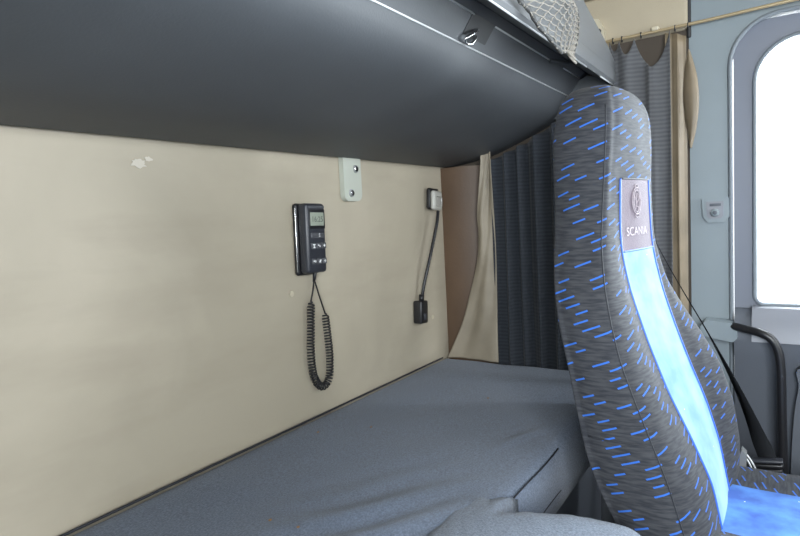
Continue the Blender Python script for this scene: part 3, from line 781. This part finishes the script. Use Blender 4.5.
# embroidery mapped on to the patch
def patch_pt(s, t, off=.0018):
    fi = ip0+(ip1-ip0)*t; i = min(int(fi), ip1-1); ki = fi-i
    fj = jL+(jR-jL)*s; j = min(int(fj), jR-1); kj = fj-j
    def g(a, b): return rings[a][b]
    p = g(i, j).lerp(g(i, j+1), kj).lerp(g(i+1, j).lerp(g(i+1, j+1), kj), ki)
    return p+Vector((-.1, -1, .05)).normalized()*off
me = text_mesh('SCANIA', 1.0)
wid = max(v.co.x for v in me.vertices)-min(v.co.x for v in me.vertices)
for v in me.vertices:
    v.co = patch_pt(.47+v.co.x/wid*.60, .26+v.co.y*.17)
link('embroidered_lettering', me, 'thread', hpz, smooth=False)
# emblem: elongated oval with small roundels at top and bottom and a winged figure inside
em = []
def ell(cx, cy, a, b, n=28, t0=0, t1=2*PI): return [patch_pt(cx+a*math.cos(t0+(t1-t0)*k/n), cy+b*math.sin(t0+(t1-t0)*k/n), .002) for k in range(n+1)]
em.append(ell(.47, .69, .13, .19)); em.append(ell(.47, .69, .095, .155))
em.append(ell(.47, .895, .05, .028, 12)); em.append(ell(.47, .485, .05, .028, 12))
for pl in ([(.44, .58), (.46, .66), (.44, .74), (.47, .80), (.50, .78), (.49, .73)], [(.46, .66), (.52, .70), (.54, .76)], [(.42, .70), (.39, .76)], [(.45, .62), (.52, .60), (.50, .56)], [(.44, .82), (.47, .84), (.50, .82)]):
    em.append([patch_pt(a_, b_, .002) for a_, b_ in pl])
tubes('embroidered_emblem', em, .0009, 'thread', hpz)

# cushion
cu = []; CX0, CX1, CY0, CY1, CZ = 1.155, 1.69, -.42, .13, .688
prof_c = [(CX0+.01, .56, 0), (CX0, .60, 0), (CX0-.004, .64, 0), (CX0+.01, .685, 0), (CX0+.05, .705, 0), (CX0+.10, .695, 0), (CX0+.135, .682, 0), (CX0+.25, .686, 0), (1.53, .680, 0), (1.575, .684, 0), (1.64, .682, 0), (CX1-.012, .668, 0), (CX1, .64, 0), (CX1-.006, .60, 0), (CX1-.02, .56, 0)]
pc = catmull(prof_c, 5); iL, iR = 6*5, 8*5
def cush(name, j0, j1, m, ends=False):
    V, uv = [], []; NY = 40
    for i in range(NY):
        t = i/(NY-1); y = CY0+(CY1-CY0)*t; ed = math.sqrt(max(0, 1-max(0, (abs(t-.5)-.44)/.06)**2)); u_ = 0
        for k in range(j0, j1+1):
            p = pc[k]; 
            if k > j0: u_ += (pc[k]-pc[k-1]).length
            V.append((p.x+.003*noise.noise((p.x*4, y*6, 2)), y, .56+(p.y-.56)*(.82+.18*ed)+.003*noise.noise((p.x*8, y*9, 1)))); uv.append((u_+(.31 if j0 else 0), y+1))
    n = j1-j0+1; f = grid_faces(NY, n)
    return mesh_obj(name, V, f, m, seat, uvs=uv)
cs = cush('seat_cushion_bolster', 0, iL, 'dash'); cs2 = cush('seat_cushion_bolster', iR, len(pc)-1, 'dash')
cs3 = cush('seat_cushion_centre', iL, iR, 'blue'); cs3['label'] = 'blue velour cushion centre'
box('cushion_pan', (CX0+.02, CY0+.01, .50), (CX1-.02, CY1-.005, .572), 'black', seat, bev=.01)
prism('cushion_front', [(p.x, p.y) for p in pc], 1, CY0-.004, CY0+.002, 'dash', seat)
box('back_frame', (1.20, .115, .50), (1.62, .27, .66), 'black', seat, bev=.02)
box('seat_base', (1.26, -.30, 0), (1.58, .10, .50), 'black', seat, bev=.03)
# recliner lever & plastic side cover between the seat and the bunk
box('side_cover', (1.30, .30, .45), (1.60, .345, .80), 'fascia', seat, bev=.015, mtx=None)
tube('recline_lever', catmull([(1.185, .27, .66), (1.18, .24, .73), (1.175, .215, .79)], 6), .006, 'chrome', seat)
# far-side hinge cover next to the bolster
prism('hinge_cover', [(at(736, 478, 0, 1.68).y, .66), (at(746, 478, 0, 1.68).y, .66), (at(747, 462, 0, 1.68).y, at(747, 452, 0, 1.68).z), (at(742, 450, 0, 1.68).y, at(742, 447, 0, 1.68).z), (at(734, 470, 0, 1.68).y, at(734, 470, 0, 1.68).z)], 0, 1.655, 1.69, 'steel', seat, bev=.003)

# ------------------------------------------------------------------ seat belt
sb = thing('seat_belt', 'black seat belt webbing stretched down behind the driver seat', 'seat belt', tuple(at(768, 470, 0, 1.80)))
bl = [(632, 110, 1.955, .009), (640, 165, 1.93, .009), (646, 215, 1.90, .009), (655, 240, 1.88, .009), (672, 272, 1.86, .010), (692, 306, 1.85, .011), (711, 338, 1.84, .012), (735, 383, 1.82, .022), (752, 420, 1.80, .034), (765, 452, 1.785, .048), (770, 466, 1.78, .048)]
ctr = catmull([at(u, v, 0, X) for u, v, X, w in bl], 6); wt = catmull([Vector((w, 0, 0)) for *_, w in bl], 6)
V = []
for k, p in enumerate(ctr):
    w = min(.0225, max(.004, wt[k].x)/2); full = .023; dx = math.sqrt(max(0, full*full-w*w))
    for s in (-1, 1): V.append(p+Vector((s*dx, s*w, 0)))
bo = mesh_obj('webbing', V, grid_faces(len(ctr), 2), 'belt', sb); md = bo.modifiers.new('t', 'SOLIDIFY'); md.thickness = .0016; md.offset = 0
bkq = at(766, 466, 0, 1.775)
BM_ = Matrix.Translation(bkq) @ Matrix.Rotation(math.radians(-8), 4, 'X')
bu = thing('belt_buckle', 'black seat belt buckle standing behind the blue cushion edge', 'buckle', tuple(bkq))
box('buckle_body', (-.014, -.036, -.045), (.014, .030, -.004), 'black', bu, bev=.004, mtx=BM_)
box('buckle_top', (-.017, -.040, -.002), (.017, .034, .010), 'black', bu, bev=.004, mtx=BM_)
box('buckle_lip', (-.018, -.041, .013), (.010, .030, .021), 'handset', bu, bev=.003, mtx=BM_)
tube('buckle_cable', catmull([bkq+Vector((0, -.03, -.03)), bkq+Vector((-.005, -.04, -.06)), bkq+Vector((0, -.035, -.12)), (1.73, 0, .3), (1.73, 0, .002)], 6), .004, 'steel', bu)
cbl = thing('latch_cable', 'thin pale cable curving beside the far edge of the seat bolster', 'cable', tuple(at(755, 480, 0, 1.72)))
tubes('cable', [catmull([at(742, 449, 0, 1.71), at(750, 459, 0, 1.71), at(756, 470, 0, 1.71), at(760, 484, 0, 1.71), at(760, 510, 0, 1.72), (1.73, .03, .3), (1.73, .03, .002)], 6), catmull([at(740, 452, 0, 1.72), at(748, 461, 0, 1.72), at(753, 472, 0, 1.72), at(756, 484, 0, 1.72), at(757, 510, 0, 1.72), (1.73, .04, .3), (1.73, .04, .002)], 6)], .0022, 'edge', cbl)

# ------------------------------------------------------------------ bedding lump
V = []; NU, NV = 80, 64
sec = catmull([(.50, .806, 0), (.485, .814, 0), (.46, .817, 0), (.42, .817, 0), (.34, .812, 0), (.27, .798, 0), (.20, .772, 0), (.165, .71, 0), (.155, .62, 0), (.17, .55, 0)], 7)
for i in range(NU):
    t = i/(NU-1); e = max(0, (t-.90)/.10); k = math.sqrt(max(0, 1-min(1, e)**2))
    for j, p in enumerate(sec):
        a = j/(len(sec)-1)
        y = p.x; z = p.y
        xe = 1.13-.15*max(0, min(1, (y-.22)/.24))**1.2; x = -.25+(xe+.25)*t
        if j > 14: y = .41+(y-.41)*(.75+.25*k)
        z = .56+(z-.56)*(.30+.70*k) if y < .42 else .80+(z-.80)*k
        wr = .003*noise.noise((x*7, a*7, 3))+.003*math.sin((x*1.2-y*1.6)*44+3*noise.noise((x*3, a*3, 0)))*math.exp(-((y-.42)/.10)**2)*k
        V.append((x, y+.005*noise.noise((x*6, a*6, 9)), z+abs(wr)*1.2))
bed = thing('bedspread', 'pale blue-grey bedspread bunched over the front edge of the mattress', 'bedspread', (.4, .35, .55))
bo = mesh_obj('cloth', V, grid_faces(NU, len(sec)), 'blanket', bed); md = bo.modifiers.new('t', 'SOLIDIFY'); md.thickness = .004; md.offset = 1

# small rusty crumbs lying on the mattress
for k, (u, v) in enumerate(((270, 520), (298, 527), (318, 432), (371, 427), (488, 398))):
    q = at(u, v, 2, ZM+.003)
    bm = bmesh.new(); bmesh.ops.create_icosphere(bm, subdivisions=1, radius=.0032)
    for vv in bm.verts: vv.co = Vector((vv.co.x*(1+.5*random.random()), vv.co.y, vv.co.z*.6))+q
    cb_ = bm_obj('crumb', bm, 'crumb'); tag(cb_, 'tiny rusty brown crumb lying on the blue-grey mattress', 'crumb', 'crumbs scattered on the mattress')

# ------------------------------------------------------------------ light
w = bpy.data.worlds.new('sky'); S.world = w; w.use_nodes = True
bg = w.node_tree.nodes['Background']; bg.inputs[0].default_value = (.92, .96, 1, 1); bg.inputs[1].default_value = 1.9
def area(name, loc, rot_to, sx, sy, power, col=(1, 1, 1)):
    l = bpy.data.lights.new(name, 'AREA'); l.shape = 'RECTANGLE'; l.size = sx; l.size_y = sy; l.energy = power; l.color = col
    o = bpy.data.objects.new(name, l); COL.objects.link(o); o.location = loc
    o.rotation_euler = (Vector(rot_to)-Vector(loc)).to_track_quat('-Z', 'Y').to_euler(); return o
area('daylight_windscreen', (.85, YF-.12, 1.6), (.85, .6, 1.2), 2.0, 1.0, 34, (.95, .98, 1))
area('daylight_near_window', (XL-.15, -.45, 1.55), (1.0, .6, 1.1), .9, .75, 78, (.95, .98, 1))
area('daylight_far_window', (XR+.15, -.4, 1.55), (.9, .3, 1.1), .9, .75, 105, (.9, .96, 1))

S.view_settings.view_transform = 'Standard'; S.view_settings.look = 'None'; S.view_settings.gamma = 1; S.view_settings.use_curve_mapping = False
S.view_settings.exposure = 0.06
